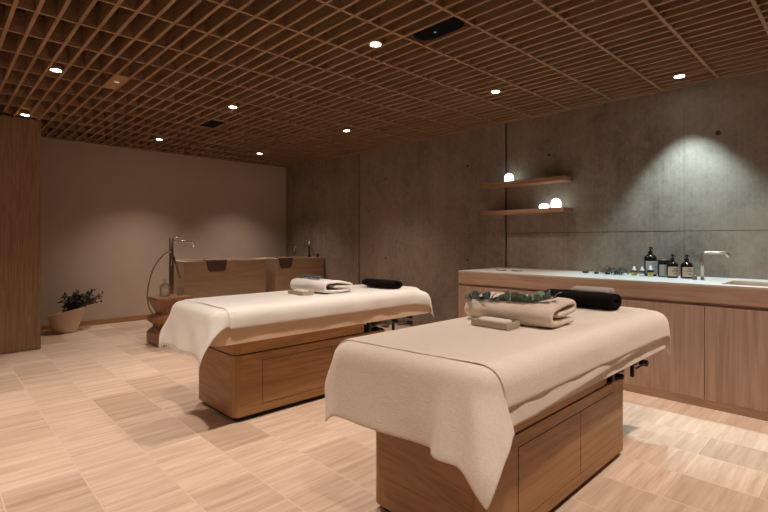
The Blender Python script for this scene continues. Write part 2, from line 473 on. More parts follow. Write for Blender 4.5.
# bottles
def pump_bottle(x, y, r, hb, ht, label, lab, labmat, lz0, lz1):
    z = .922
    t = thing('pump_bottle', label, 'bottle', (x, y, z), None)
    bm = B(); lathe(bm, [(r * .9, 0), (r, .006), (r, hb * .80), (r * .92, hb * .88), (r * .6, hb * .96), (r * .34, hb), (r * .34, hb + .008)], (x, y, z), 28)
    smooth_angle(mesh_obj('bottle_body', bm, M['blackglass'], t))
    bm = B(); n = 24
    rings = [[(x + (r + .0008) * math.cos(a), y + (r + .0008) * math.sin(a), z + zz) for a in [math.radians(226) + math.radians(150) * (k / n - .5) for k in range(n + 1)]] for zz in (lz0, lz1)]
    loft(bm, rings, False, False)
    lb = mesh_obj('label_sticker', bm, labmat, t, True)
    # lines of small print
    rows = [(.80, .5), (.70, .34), (.58, .62), (.50, .58), (.28, .4), (.2, .3)]
    for f, wd in rows:
        bm = B(); zz = lz0 + (lz1 - lz0) * f
        rings = [[(x + (r + .0014) * math.cos(a), y + (r + .0014) * math.sin(a), z + zq) for a in [math.radians(226) + math.radians(105 * wd) * (k / 8 - .5) for k in range(9)]] for zq in (zz, zz + .0035)]
        loft(bm, rings, False, False); mesh_obj('print_line', bm, M['ink'], lb)
    bm = B(); lathe(bm, [(r * .38, 0), (r * .38, ht * .35), (r * .16, ht * .4), (r * .16, ht * .75), (r * .28, ht * .78), (r * .28, ht)], (x, y, z + hb + .006), 18)
    tube(bm, [(x, y, z + hb + ht * .92), (x - .02, y - .022, z + hb + ht * .9), (x - .026, y - .028, z + hb + ht * .82)], .005, 8)
    smooth_angle(mesh_obj('pump_head', bm, M['black'], t))
    return t
pump_bottle(4.80, 1.43, .052, .205, .058, 'tallest black pump bottle with a pale grey label, standing behind the dropper bottles', 'g', M['grey_label'], .02, .14)
pump_bottle(4.70, 1.225, .046, .145, .055, 'small black pump bottle with beige label touching the black jar', 'c', M['cream_label'], .018, .10)
pump_bottle(4.71, 1.118, .046, .145, .055, 'small black pump bottle with beige label nearest the tap', 'c', M['cream_label'], .018, .10)
t = thing('lidded_jar', 'straight dark jar with a grey label and wide black lid behind the pump bottle', 'jar', (4.79, 1.315, .922))
bm = B(); lathe(bm, [(.046, 0), (.048, .004), (.048, .115), (.045, .12)], (4.79, 1.315, .922), 26); smooth_angle(mesh_obj('jar_body', bm, M['blackglass'], t))
bm = B(); lathe(bm, [(.049, .118), (.049, .15), (.046, .153)], (4.79, 1.315, .922), 26); smooth_angle(mesh_obj('lid', bm, M['black'], t))
bm = B(); n = 20
loft(bm, [[(4.79 + .0488 * math.cos(a), 1.315 + .0488 * math.sin(a), .922 + zz) for a in [math.radians(226) + math.radians(160) * (k / n - .5) for k in range(n + 1)]] for zz in (.012, .112)], False, False)
mesh_obj('label_sticker', bm, M['grey_label'], t, True)
def dropper(x, y, h, oil, lab):
    z = .922
    t = thing('dropper_bottle', lab, 'bottle', (x, y, z), 'small dropper bottles on the counter')
    bm = B(); r = .025
    lathe(bm, [(r * .9, 0), (r, .004), (r, h * .52), (r * .6, h * .62), (r * .55, h * .66)], (x, y, z), 20)
    smooth_angle(mesh_obj('glass_body', bm, M['clear'], t))
    if oil:
        bm = B(); lathe(bm, [(r * .82, .005), (r * .84, .007), (r * .84, h * oil)], (x, y, z), 20); smooth_angle(mesh_obj('oil', bm, M['amber'], t))
    bm = B(); lathe(bm, [(r * 1.03, h * .40), (r * 1.03, h * .54), (r * .9, h * .58)], (x, y, z), 20); smooth_angle(mesh_obj('dark_band', bm, M['black'], t))
    bm = B(); lathe(bm, [(r * .72, h * .58), (r * .72, h * .74), (r * .4, h * .76), (r * .36, h * .92), (r * .2, h)], (x, y, z), 18); smooth_angle(mesh_obj('dropper_cap', bm, M['white'], t))
dropper(4.74, 1.550, .088, .38, 'short dropper bottle of yellow oil with white cap, farthest from the tap')
dropper(4.72, 1.475, .088, 0, 'clear empty-looking dropper bottle with white cap between the two oil droppers')
dropper(4.70, 1.400, .104, .40, 'larger dropper bottle of golden oil in front of the tallest black bottle')

# flat pale dishes, dark little things at the far middle of the counter
for (x, y, r, lb) in ((4.52, 2.83, .062, 'thin flat pale dish on the counter end, left one of two'), (4.56, 2.66, .068, 'thin flat pale dish on the counter, right one of two')):
    t = thing('flat_dish', lb, 'dish', (x, y, .922), 'flat dishes on the counter')
    bm = B(); lathe(bm, [(r * .8, 0), (r * .85, .004), (r, .009), (r, .012), (r * .9, .010), (r * .2, .0085)], (x, y, .922), 28)
    smooth_angle(mesh_obj('dish_body', bm, M['grey_label'], t)); 
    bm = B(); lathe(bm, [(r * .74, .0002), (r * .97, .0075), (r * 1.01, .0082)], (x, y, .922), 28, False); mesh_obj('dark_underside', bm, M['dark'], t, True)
for x, y, r, lb in ((4.78, 2.02, .033, 'low dark pebble-like bowl at the left of the dark cluster on the counter'), (4.75, 1.90, .024, 'smallest dark bowl in the middle of the dark cluster on the counter'), (4.74, 1.79, .028, 'dark bowl beside the wiry dried sprig on the counter')):
    bm = B(); lathe(bm, [(r * .55, 0), (r * .9, .006), (r, .016), (r * .93, .017), (r * .8, .008), (r * .2, .006)], (x, y, .922), 22)
    tag(smooth_angle(mesh_obj('small_bowl', bm, M['black'], origin=(x, y, .922))), lb, 'bowl', 'small dark bowls on the counter')
def curl(bm, c, n, rr, h, rad, seed):
    rnd = random.Random(seed)
    for _ in range(n):
        a = rnd.uniform(0, 2 * PI); p = Vector(c) + Vector((math.cos(a) * rr * .4, math.sin(a) * rr * .4, .004))
        q = Vector(c) + Vector((math.cos(a + 1) * rr, math.sin(a + 1) * rr, h * rnd.uniform(.3, 1)))
        mid = (p + q) / 2 + Vector((0, 0, h * .4))
        tube(bm, spline([p, mid, q, q + Vector((math.cos(a + 2.2) * rr * .4, math.sin(a + 2.2) * rr * .4, -h * .25))], 4), rad, 5)
t = thing('dried_sprig', 'clump of dark wiry dried twigs lying on the counter by the concrete wall', 'dried plant', (4.74, 1.70, .922))
bm = B(); curl(bm, (4.74, 1.69, .922), 18, .075, .07, .0026, 3); mesh_obj('twigs', bm, M['leaf'], t)
bm = B(); curl(bm, (4.75, 1.72, .922), 12, .085, .07, .0035, 5); mesh_obj('dark_twigs', bm, M['dark'], t)
t = thing('dried_branch', 'thin dark dried branch between the small dark bowls on the counter', 'dried plant', (4.77, 1.86, .922))
bm = B(); curl(bm, (4.79, 1.845, .922), 10, .07, .09, .0022, 9); mesh_obj('twigs', bm, M['leaf2'], t)

# ------------------------------------------------------------------ wall shelves and lamps
for z0, lb in ((1.89, 'upper oak wall shelf on the concrete wall carrying one glowing lamp'), (1.555, 'lower oak wall shelf on the concrete wall carrying two glowing lamps')):
    bm = B(); box(bm, 4.83, XR - .001, 2.275, 3.295, z0, z0 + .048, .002)
    tag(mesh_obj('wall_shelf', bm, M['shelf'], origin=(4.94, 2.78, z0)), lb, 'shelf', 'oak shelves on the concrete wall')
def opal(x, y, z, r, h, lb):
    t = thing('glowing_lamp', lb, 'lamp', (x, y, z), 'small glowing lamps on the shelves')
    bm = B(); prof = [(r * .93, .006), (r, .012), (r, h * .55)] + [(r * math.cos(a), h * .55 + h * .45 * math.sin(a)) for a in [PI / 2 * k / 6 for k in range(1, 6)]] + [(r * .08, h)]
    lathe(bm, prof, (x, y, z), 26); mesh_obj('glass_shade', bm, M['glow'], t, True)
    bm = B(); lathe(bm, [(r * .8, 0), (r * .8, .007)], (x, y, z), 22); mesh_obj('base', bm, M['white'], t, True)
opal(4.93, 2.985, 1.939, .052, .103, 'glowing white domed lamp alone on the upper shelf')
opal(4.95, 2.555, 1.604, .053, .060, 'low glowing white dome, shorter of the two on the lower shelf')
opal(4.92, 2.40, 1.604, .052, .105, 'taller glowing white dome near the right end of the lower shelf')

# ------------------------------------------------------------------ massage tables
def fine_cap(pts): return pts
def foot_skew(x, y, yc, k):
    q = max(0, min(1, (1.9 - x) / .5)); return -k * (y - yc) * q * q * (3 - 2 * q)
def droop_z(x, k): return k * max(0, min(1, (x - 3.10) / .40)) ** 2
def massage_table(yc, label, cover, dr, sk, X0):
    y0, y1 = yc - .31, yc + .31
    x0, x1 = 1.492, 2.945
    t = thing('massage_table', label, 'massage table', ((x0 + x1) / 2, yc, 0))
    bm = B(); prism(bm, rrect_pts(x0 + .03, x1 - .03, y0 + .03, y1 - .03, .03), 0, .035); mesh_obj('recessed_plinth', bm, M['dark'], t)
    rc = .05
    # body: faces carry side grain, ends end grain, corners their own posts
    for bz0, bz1, xe, nm in ((.035, .457, x1, 'cabinet'), (.467, .555, 2.70, 'upper_frame')):
        bm = B(); box(bm, x0 + rc + .0015, xe - rc - .0015, y0, y1, bz0, bz1); o = mesh_obj(nm + '_body', bm, M['oak_x'], t)
        bm = B(); box(bm, x0, x0 + rc, y0 + rc + .0015, y1 - rc - .0015, bz0, bz1); mesh_obj(nm + '_end', bm, M['oak_y'], t)
        bm = B(); box(bm, xe - rc, xe, y0 + rc + .0015, y1 - rc - .0015, bz0, bz1); mesh_obj(nm + '_end', bm, M['oak_y'], t)
        for cx, cy, a in ((xe - rc, y1 - rc, 0), (x0 + rc, y1 - rc, 90), (x0 + rc, y0 + rc, 180), (xe - rc, y0 + rc, 270)):
            bm = B(); pts = [(cx, cy)] + [(cx + rc * math.cos(math.radians(a + 90 * k / 8)), cy + rc * math.sin(math.radians(a + 90 * k / 8))) for k in range(9)]
            prism(bm, pts, bz0, bz1); smooth_angle(mesh_obj('corner_post', bm, M['oak_post'], t), 30)
    bm = B(); prism(bm, rrect_pts(x0 + .015, x1 - .015, y0 + .015, y1 - .015, .04), .457, .467); mesh_obj('shadow_gap', bm, M['dark'], t)
    # door panels set in thin dark joints on both long sides
    for sgn, yf in ((-1, y0), (1, y1)):
        for a, b_ in ((1.74 if yc < 2 else 1.712, 2.327), (2.333, 2.765)):
            bm = B(); yy = sorted((yf + sgn * .0006, yf - sgn * .01)); box(bm, a - .003, b_ + .003, yy[0], yy[1], .092, .403); mesh_obj('panel_joint', bm, M['dark'], t)
            bm = B(); yy = sorted((yf + sgn * .0016, yf - sgn * .005)); box(bm, a, b_, yy[0], yy[1], .095, .400); mesh_obj('door_panel', bm, M['oak_x'], t)
    # metal mechanism past the right end
    bm = B()
    for yy in (y0 + .02, y1 - .05):
        box(bm, 2.70, 3.36, yy, yy + .03, .535, .562); box(bm, 2.72, 3.22, yy + .004, yy + .022, .488, .504)
        cyl(bm, (2.82, yy + .012, .495), (3.05, yy + .012, .545), .008, 10)
    box(bm, 3.30, 3.34, y0 + .02, y1 - .02, .535, .562); box(bm, 2.96, 2.99, y0 + .02, y1 - .02, .467, .545)
    mesh_obj('metal_frame', bm, M['steel'], t)
    for (xx, zz, r) in ((2.78, .528, .018), (3.045, .522, .020), (3.235, .540, .020), (3.24, .480, .020), (2.83, .478, .016)):
        bm = B(); cyl(bm, (xx, y0 - .03, zz), (xx, y0 + .02, zz), r, 16); bevel(mesh_obj('knob', bm, M['black'], t), .004)
    bm = B(); box(bm, 2.715, 2.75, y0 - .012, y0 + .02, .465, .555, .004); mesh_obj('hinge_block', bm, M['black'], t)
    bm = B(); cyl(bm, (3.06, y0 - .02, .482), (3.24, y0 - .02, .480), .006, 8); mesh_obj('lever_rod', bm, M['black'], t)
    bm = B(); box(bm, 3.0, 3.02, y0 - .025, y0 - .005, .44, .51, .004); mesh_obj('lever', bm, M['black'], t)
    # upholstered top
    bm = B(); X1, Y0, Y1 = 3.49, yc - .395, yc + .395
    prof = [(.0, .563), (.0, .58), (.0, .73), (.008, .752), (.022, .772), (.04, .782), (.06, .785)]
    rings = [[(x, y, z) for x, y in rrect_pts(X0 + i, X1 - i, Y0 + i, Y1 - i, .10 - i, 8)] for i, z in prof]
    loft(bm, rings)
    bmesh.ops.bisect_plane(bm, geom=bm.verts[:] + bm.edges[:] + bm.faces[:], plane_co=(3.10, 0, 0), plane_no=(1, 0, 0))
    bmesh.ops.bisect_plane(bm, geom=bm.verts[:] + bm.edges[:] + bm.faces[:], plane_co=(3.25, 0, 0), plane_no=(1, 0, 0))
    bmesh.ops.bisect_plane(bm, geom=bm.verts[:] + bm.edges[:] + bm.faces[:], plane_co=(1.9, 0, 0), plane_no=(1, 0, 0))
    bmesh.ops.bisect_plane(bm, geom=bm.verts[:] + bm.edges[:] + bm.faces[:], plane_co=(1.65, 0, 0), plane_no=(1, 0, 0))
    for v_ in bm.verts:
        v_.co.x += foot_skew(v_.co.x, v_.co.y, yc, sk)
        if v_.co.z > .65: v_.co.z -= droop_z(v_.co.x, dr)
    smooth_angle(mesh_obj('mattress', bm, cover, t), 50)
    return t
YT1, YT2 = 1.32, 3.325
massage_table(YT1, 'near massage table with wooden panelled base, mostly under beige terry covers', M['terry'], .02, .13, 1.34)
massage_table(YT2, 'far massage table with wooden base and tan cushion edge, beyond the near one', M['tan'], .06, 0, 1.31)

def drape(name, label, mat, yc, ztop, sheet, off, cat, thick=.006, fold=.10, seed=0, step=.028, wr=.0025, flare=.12, far=None, sag=None, rc=.10, tip=0., hem=0, dr=0, side=.3, foot=0., sk=0., x_foot=1.31, taper=0.):
    """cloth lying on the mattress: nearest-point drape over its rounded edge, hanging with folds.
    sheet = overhang rectangle in flat cloth coordinates (x0,x1,y0,y1)"""
    X0, X1, Y0, Y1 = x_foot - off, 3.49 + off, yc - .395 - off, yc + .395 + off
    rc += off; R = .06 + off
    pleat = tip
    ix0, ix1, iy0, iy1 = X0 + rc, X1 - rc, Y0 + rc, Y1 - rc
    sx0, sx1, sy0, sy1 = sheet
    nx = int((sx1 - sx0) / step); ny = int((sy1 - sy0) / step)
    bm = B(); grid = []
    for i in range(nx + 1):
        row = []
        u = sx0 + (sx1 - sx0) * i / nx
        for j in range(ny + 1):
            lo = sy0 + taper * max(0, (u - 1.7) / 1.8); v = lo + (sy1 - lo) * j / ny
            uu, vv = u, v
            # uneven hem
            if hem:
                uu += hem * noise.noise(Vector((v * 3, seed, 0))) * (1 if i == 0 else .0)
            cx = min(max(uu, ix0), ix1); cy = min(max(vv, iy0), iy1)
            d = Vector((uu - cx, vv - cy)); s = d.length
            w = wr * (noise.noise(Vector((u * 3.1, v * 3.1, seed))) + .5 * noise.noise(Vector((u * 9, v * 9, seed + 3))))
            if s < 1e-6:
                row.append(bm.verts.new((uu, vv, ztop + w))); continue
            n = d / s
            s0 = rc - R
            if s <= s0:
                hx = s; z = ztop + w
                hang = 0
            else:
                a = (s - s0) / R
                if a < PI / 2:
                    hx = s0 + R * math.sin(a); z = ztop - R * (1 - math.cos(a)); hang = 0
                else:
                    hang = s - s0 - R * PI / 2
                    hx = rc; z = ztop - R - hang
            ang = math.atan2(n.y, n.x)
            corner = abs(math.sin(2 * ang))       # 1 at the diagonal, 0 on straight sides
            per = u * 1.0 + v * 1.0
            und = .5 * noise.noise(Vector((u * 5.5, v * 5.5, seed + 11))) + .5 * math.sin((u - v) * 17 + seed)
            out = hang * flare * (.35 + corner * .5) + min(hang, .3) * fold * ((side * und) + corner * math.cos(4 * ang + PI) * .55 + corner * .25 * math.sin(9 * ang))
            hxx = hx + max(out, 0 if hang > 0 else out) + w * (1 if hang > 0 else 0)
            if pleat and uu < ix0 and vv < yc:       # a raised pleat running down the foot end near its corner
                q = max(0, min(1, (yc - .20 - vv) / .04)); hxx += pleat * q * q * (3 - 2 * q) * min(1, max(0, hang) / .25)
            if uu < ix0: hxx += foot * max(0, hang) * max(0, -n.x)
            px_ = cx + n.x * hxx
            row.append(bm.verts.new((px_, cy + n.y * hxx, z - (droop_z(px_, dr)))))
        grid.append(row)
    for i in range(nx):
        for j in range(ny):
            bm.faces.new((grid[i][j], grid[i + 1][j], grid[i + 1][j + 1], grid[i][j + 1]))
    for row in grid:
        for v_ in row: v_.co.x += foot_skew(v_.co.x, v_.co.y, yc, sk)
    edge = [v.co.copy() for v in grid[0]]
    edge_y = [r[0].co.copy() for r in grid]
    o = mesh_obj(name, bm, mat, origin=(2.2, yc, ztop), smooth=True)
    # outward/up normals
    s = o.modifiers.new('thickness', 'SOLIDIFY'); s.thickness = thick; s.offset = 0
    s2 = o.modifiers.new('soft', 'SUBSURF'); s2.levels = 1; s2.render_levels = 1
    tag(o, label, cat)
    return o, edge, edge_y

def hem_stitch(pts, r, name, mat, parent):
    bm = B(); tube(bm, pts, r, 6); return mesh_obj(name, bm, mat, parent, True)

# near table: big terry cover hanging over the foot end, second terry cover on top of it
o, e, _ = drape('terry_cover', 'large beige terry cover hanging over the foot of the near massage table', M['terry'], YT1, .793, (1.055, 3.40, YT1 - .395 - .205, YT1 + .395 + .09), .008, 'towel', .009, .26, 1, flare=.12, tip=.065, side=.12, dr=.02, foot=.08, wr=.007, sk=.12, taper=.10, x_foot=1.34)
o, e, _ = drape('terry_blanket', 'beige terry blanket lying over the near massage table from its hem line to the head', M['terry'], YT1, .8005, (1.405, 3.69, YT1 - .395 - .135, YT1 + .395 + .10), .0155, 'blanket', .006, .16, 5, flare=.14, side=.12, dr=.02, wr=.0035, sk=.13, x_foot=1.34)
# far table
o, e, ey = drape('fringed_throw', 'white woven throw with a fringed hem over the foot of the far massage table', M['throw'], YT2, .792, (1.035, 1.47, YT2 - .395 - .085, YT2 + .395 + .10), .006, 'throw', .005, .30, 9, flare=.30, foot=.12, wr=.004)
bm = B(); rnd = random.Random(4)
def fringe(bm, pts):
    P = []
    for a, b_ in zip(pts, pts[1:]):
        for k in range(5): P.append(a.lerp(b_, k / 5))
    for p in P:
        ln = rnd.uniform(.012, .028); dx, dy = rnd.uniform(-.006, .006), rnd.uniform(-.006, .006)
        tube(bm, [p, p + Vector((dx * .5, dy * .5, -ln * .5)), p + Vector((dx, dy, -ln))], .0016, 4)
fringe(bm, e)
fr = mesh_obj('fringe', bm, M['throw'], o); fr['kind'] = 'stuff'
drape('bed_sheet', 'smooth white sheet covering the far massage table from the throw to the head', M['sheet'], YT2, .7985, (1.41, 3.64, YT2 - .395 - .112, YT2 + .395 + .10), .0125, 'sheet', .006, .20, 13, flare=.10, wr=.006, dr=.06, side=.35)

# ------------------------------------------------------------------ folded and rolled towels
def ribbon_towel(name, label, mat, path, th, y0, y1, z, x, cat='towel', seed=1, taper=.0, parts=None):
    """a terry towel folded along path (x,z) and running along y"""
    P = spline([(px, 0, pz) for px, pz in path], 6)
    # offset outline around the path
    L, Rr = [], []
    for i, p in enumerate(P):
        t = (P[min(i + 1, len(P) - 1)] - P[max(i - 1, 0)]).normalized(); n = Vector((-t.z, 0, t.x))
        L.append(p + n * th / 2); Rr.append(p - n * th / 2)
    t0 = (P[0] - P[1]).normalized() * th / 2; t1 = (P[-1] - P[-2]).normalized() * th / 2
    outline = L + [P[-1] + t1] + Rr[::-1] + [P[0] + t0]
    nL = len(L)
    bm = B(); N = 22; rings = []
    for k in range(N + 1):
        f = k / N; yy = y0 + (y1 - y0) * f
        e_ = min(f, 1 - f) * N
        sh = {0: .93, 1: .985}.get(int(round(e_)), 1) if e_ < 2 else 1
        c = sum((q for q in outline), Vector()) / len(outline)
        ring = []
        for q in outline:
            r = c + (q - c) * sh
            w = .004 * noise.noise(Vector((q.x * 12, yy * 9, q.z * 12 + seed)))
            ring.append((x + r.x + w, yy + .003 * noise.noise(Vector((q.x * 20, q.z * 20, seed))), z + max(.0005, r.z + w)))
        rings.append(ring)
    RR = loft(bm, rings, False)
    for ring in (RR[0], RR[-1]):                       # quad strips across the folded end
        A_ = ring[:nL]; E_ = ring[nL]; C_ = ring[nL + 1:2 * nL + 1][::-1]; F_ = ring[2 * nL + 1]
        for i in range(nL - 1): bm.faces.new((A_[i], A_[i + 1], C_[i + 1], C_[i]))
        bm.faces.new((A_[-1], E_, C_[-1])); bm.faces.new((F_, A_[0], C_[0]))
    o = mesh_obj(name, bm, mat, origin=(x, (y0 + y1) / 2, z), smooth=True)
    o.modifiers.new('soft', 'SUBSURF').render_levels = 1
    return tag(o, label, cat)

ZT1, ZT2 = .807, .804
towel_path = [(.27, .020), (.16, .018), (.05, .018), (.016, .038), (.014, .064), (.04, .090), (.10, .104), (.19, .116), (.26, .120), (.295, .098), (.27, .074), (.20, .066), (.10, .060)]
ribbon_towel('folded_towel', 'beige terry towel folded into a thick roll on the near massage table, eucalyptus on top', M['terry_roll'], towel_path, .030, 1.10, 1.63, ZT1, 2.20)
towel_path2 = [(.30, .014), (.05, .014), (.014, .034), (.014, .066), (.05, .090), (.16, .092), (.28, .074), (.32, .058), (.28, .046), (.12, .052)]
ribbon_towel('folded_towel', 'white folded towel on the far massage table with a small green sprig on top', M['sheet'], towel_path2, .024, 3.14, 3.66, ZT2 + .003, 2.34, seed=5)

def roll_path(r, turns=2.2, sq=.7):
    P = []
    n = int(turns * 10)
    for k in range(n + 1):
        a = -PI / 2 + 2 * PI * turns * k / n; rr = r * (1 - .62 * k / n)
        P.append((rr * math.cos(a) * 1.25, r * sq + rr * math.sin(a) * sq))
    return P
ribbon_towel('rolled_towel', 'black rolled towel at the head end of the near massage table', M['blackcloth'], [(px, pz + .008) for px, pz in roll_path(.074, 2.0, .62)], .023, 1.13, 1.60, ZT1, 3.15, seed=8)
ribbon_towel('rolled_towel', 'black rolled towel at the head end of the far massage table', M['blackcloth'], [(px, pz + .006) for px, pz in roll_path(.068, 2.0, .50)], .018, 3.03, 3.45, ZT2, 3.09, seed=9)
ribbon_towel('folded_cloth', 'pale grey folded cloth tucked behind the black towel on the near massage table', M['greycloth'], [(.13, .016), (.02, .016), (.0, .030), (.02, .044), (.11, .044), (.13, .058), (.11, .072), (.02, .072), (.0, .088), (.03, .10), (.12, .10)], .030, 1.24, 1.50, ZT1, 3.30, 'cloth', 12)

# soap dishes
def soap_dish(x0, x1, y0, y1, z, lb, nm_items):
    t = thing('soap_dish', lb, 'dish', ((x0 + x1) / 2, (y0 + y1) / 2, z))
    bm = B(); i = .014
    o_ = rrect_pts(x0, x1, y0, y1, .010, 4); n_ = rrect_pts(x0 + i, x1 - i, y0 + i, y1 - i, .006, 4)
    loft(bm, [[(a, b_, z) for a, b_ in o_], [(a, b_, z + .030) for a, b_ in o_], [(a, b_, z + .030) for a, b_ in n_], [(a, b_, z + .014) for a, b_ in n_]])
    smooth_angle(mesh_obj('tray', bm, M['travdish'], t))
    sx, sy = (x0 + x1) / 2, (y0 + y1) / 2
    bm = B()
    loft(bm, [[(a, b_, zz) for a, b_ in rrect_pts(x0 + .022 + k, x1 - .022 - k, y0 + .026 + k, y1 - .026 - k, .022, 6)] for k, zz in ((.004, z + .0145), (0, z + .022), (.002, z + .032), (.008, z + .036))])
    o = mesh_obj('soap_bar', bm, M['soap'], origin=(sx, sy, z + .0145)); smooth_angle(o, 50)
    tag(o, nm_items, 'soap')
soap_dish(2.055, 2.185, 1.255, 1.475, ZT1, 'rectangular stone dish holding a soap bar beside the folded towel, near massage table', 'pale soap bar lying in the stone dish on the near massage table')
soap_dish(2.175, 2.290, 3.205, 3.425, ZT2, 'rectangular stone dish holding a soap bar on the far massage table', 'pale soap bar in the dish on the far massage table')

# eucalyptus
def leaf(bm, p, d, up, L, W, fold=.15):
    d = d.normalized(); s = d.cross(up).normalized(); nrm = s.cross(d).normalized()
    n = 5; left, right, mid = [], [], []
    for k in range(n + 1):
        f = k / n; wd = W * math.sin(PI * min(1, f * .93 + .07)) ** .7 * .5
        c = p + d * L * f + nrm * L * .12 * math.sin(f * PI)
        mid.append(bm.verts.new(c)); left.append(bm.verts.new(c + s * wd + nrm * wd * fold)); right.append(bm.verts.new(c - s * wd + nrm * wd * fold))
    for k in range(n):
        bm.faces.new((left[k], left[k + 1], mid[k + 1], mid[k])); bm.faces.new((mid[k], mid[k + 1], right[k + 1], right[k]))
def sprig(label, pts, nleaf, L, W, seed, lift=.5, name='eucalyptus_sprig', lm='euca', sm='euca_stem', r=.0025, floor_z=None):
    rnd = random.Random(seed)
    S_ = spline(pts, 8)
    t = thing(name, label, 'plant sprig', tuple(pts[0]))
    bm = B(); tube(bm, S_, r, 6); mesh_obj('stem', bm, M[sm], t, True)
    bm = B()
    for k in range(nleaf):
        f = (k + .5) / nleaf; i = min(int(f * (len(S_) - 1)), len(S_) - 2); p = S_[i].lerp(S_[i + 1], f * (len(S_) - 1) - i)
        tt = (S_[i + 1] - S_[i]).normalized(); side = tt.cross(Vector((0, 0, 1))).normalized() * (1 if k % 2 else -1)
        d = side * rnd.uniform(.5, 1) + tt * rnd.uniform(.1, .7) + Vector((0, 0, lift * rnd.uniform(.2, 1.3)))
        leaf(bm, p, d, Vector((rnd.uniform(-.6, .6), rnd.uniform(-.6, .6), 1)), L * rnd.uniform(.75, 1.15), W * rnd.uniform(.8, 1.1))
    o = mesh_obj('leaves', bm, M[lm], t, True)
    m = o.modifiers.new('thickness', 'SOLIDIFY'); m.thickness = .0012
    return t
zt = ZT1
sprig('long grey-green eucalyptus sprig lying along the folded towel on the near massage table',
      [(2.25, 1.66, zt + .108), (2.26, 1.56, zt + .111), (2.27, 1.44, zt + .114), (2.28, 1.34, zt + .117), (2.28, 1.24, zt + .122), (2.36, 1.15, zt + .145)], 26, .062, .048, 3, 1.0)
sprig('short grey-green sprig lying on the white folded towel of the far massage table',
      [(2.44, 3.62, ZT2 + .114), (2.43, 3.52, ZT2 + .118), (2.42, 3.40, ZT2 + .118), (2.42, 3.30, ZT2 + .116)], 34, .040, .030, 6, .5)

# ------------------------------------------------------------------ tubs, fillers, stool, pot
def tub(x0, x1, y0, y1, label, hx0, hx1):
    z = .955
    t = thing('bathtub', label, 'bathtub', ((x0 + x1) / 2, (y0 + y1) / 2, 0))
    bm = B(); i = .035
    def R_(k, zz): return [(a, b_, zz) for a, b_ in rrect_pts(x0 + k, x1 - k, y0 + k, y1 - k, .006, 2)]
    loft(bm, [R_(0, 0), R_(0, z - .012), R_(i, z - .012), R_(i + .01, .45)])
    smooth_angle(mesh_obj('wooden_shell', bm, M['tub'], t), 30)
    bm = B(); loft(bm, [R_(-.004, z - .0115), R_(-.004, z), R_(i + .004, z), R_(i + .004, z - .0115)]); mesh_obj('rim', bm, M['pot'], t)
    bm = B(); box(bm, x0 + .05, x1 - .05, y0 + .05, y1 - .05, .88, .885); mesh_obj('water', bm, M['clear_w'], t)
    return t
M['clear_w'] = plain('tub_water', (.30, .26, .21), .04)
tub(2.59, 3.885, 6.75, 7.33, 'left tall wooden soaking tub against the plaster back wall', 0, 0)
tub(4.065, XR - .015, 6.75, 7.33, 'right tall wooden soaking tub standing next to the concrete wall', 0, 0)
for (xa, xb, lb) in ((2.905, 3.225, 'dark brown headrest pad hung over the rim of the left tub'), (4.11, 4.38, 'dark brown headrest pad hung over the rim of the right tub')):
    bm = B(); z = .957
    prof = [(6.86, z + .003), (6.77, z + .004), (6.742, z - .002), (6.737, z - .03), (6.736, z - .13), (6.738, z - .165)]
    n = 14; rings = []
    for py, pz in prof:
        drop = max(0, z - pz); ins = .03 * min(1, drop / .16) + (.02 if drop > .15 else 0)
        rings.append([(xa + ins + (xb - xa - 2 * ins) * k / n, py, pz) for k in range(n + 1)])
    loft(bm, rings, False, False); o = mesh_obj('headrest_pad', bm, M['pad'], origin=((xa + xb) / 2, 6.74, z))
    s = o.modifiers.new('thickness', 'SOLIDIFY'); s.thickness = .012; s.offset = 1; bevel(o, .003)
    tag(o, lb, 'headrest', 'headrest pads on the tub rims')

t = thing('tub_filler', 'floor-standing brushed metal tub filler with hand shower hose at the left tub', 'tap', (2.33, 6.5, 0))
bm = B(); tube(bm, [(2.33, 6.5, 0), (2.33, 6.5, 1.28)], .028, 16); mesh_obj('pole', bm, M['gunmetal'], t, True)
bm = B(); lathe(bm, [(.06, 0), (.06, .012), (.03, .016)], (2.33, 6.5, 0), 24); smooth_angle(mesh_obj('floor_plate', bm, M['gunmetal'], t))
bm = B(); tube(bm, [(2.33, 6.5, 1.235), (2.42, 6.54, 1.238), (2.60, 6.62, 1.238), (2.66, 6.65, 1.236), (2.685, 6.66, 1.22), (2.69, 6.663, 1.15)], .011, 12); mesh_obj('spout', bm, M['chrome'], t, True)
bm = B(); tube(bm, [(2.33, 6.49, 1.262), (2.36, 6.46, 1.285), (2.43, 6.43, 1.30)], .009, 10); tube(bm, [(2.33, 6.47, 1.24), (2.40, 6.44, 1.30)], .006, 8); mesh_obj('lever', bm, M['chrome'], t, True)
bm = B(); tube(bm, spline([(2.31, 6.47, 1.11), (2.22, 6.50, 1.05), (2.13, 6.58, .88), (2.08, 6.62, .65), (2.07, 6.62, .48), (2.10, 6.6, .33), (2.20, 6.55, .22), (2.32, 6.50, .16)], 8), .008, 10); mesh_obj('hose', bm, M['gunmetal'], t, True)
bm = B(); tube(bm, [(2.345, 6.46, 1.04), (2.36, 6.44, .95), (2.42, 6.42, .74)], [.012, .012, .016], 12); mesh_obj('hand_shower', bm, M['gunmetal'], t, True)
bm = B(); cyl(bm, (2.33, 6.48, 1.12), (2.29, 6.455, 1.10), .012); mesh_obj('hose_connector', bm, M['chrome'], t, True)
t2 = thing('tub_filler', 'deck-mounted tub tap with curved spout on the right tub by the concrete wall', 'tap', (4.86, 6.95, .955))
bm = B(); tube(bm, [(4.86, 6.95, .955), (4.86, 6.95, 1.25)], .013, 14); mesh_obj('pole', bm, M['gunmetal'], t2, True)
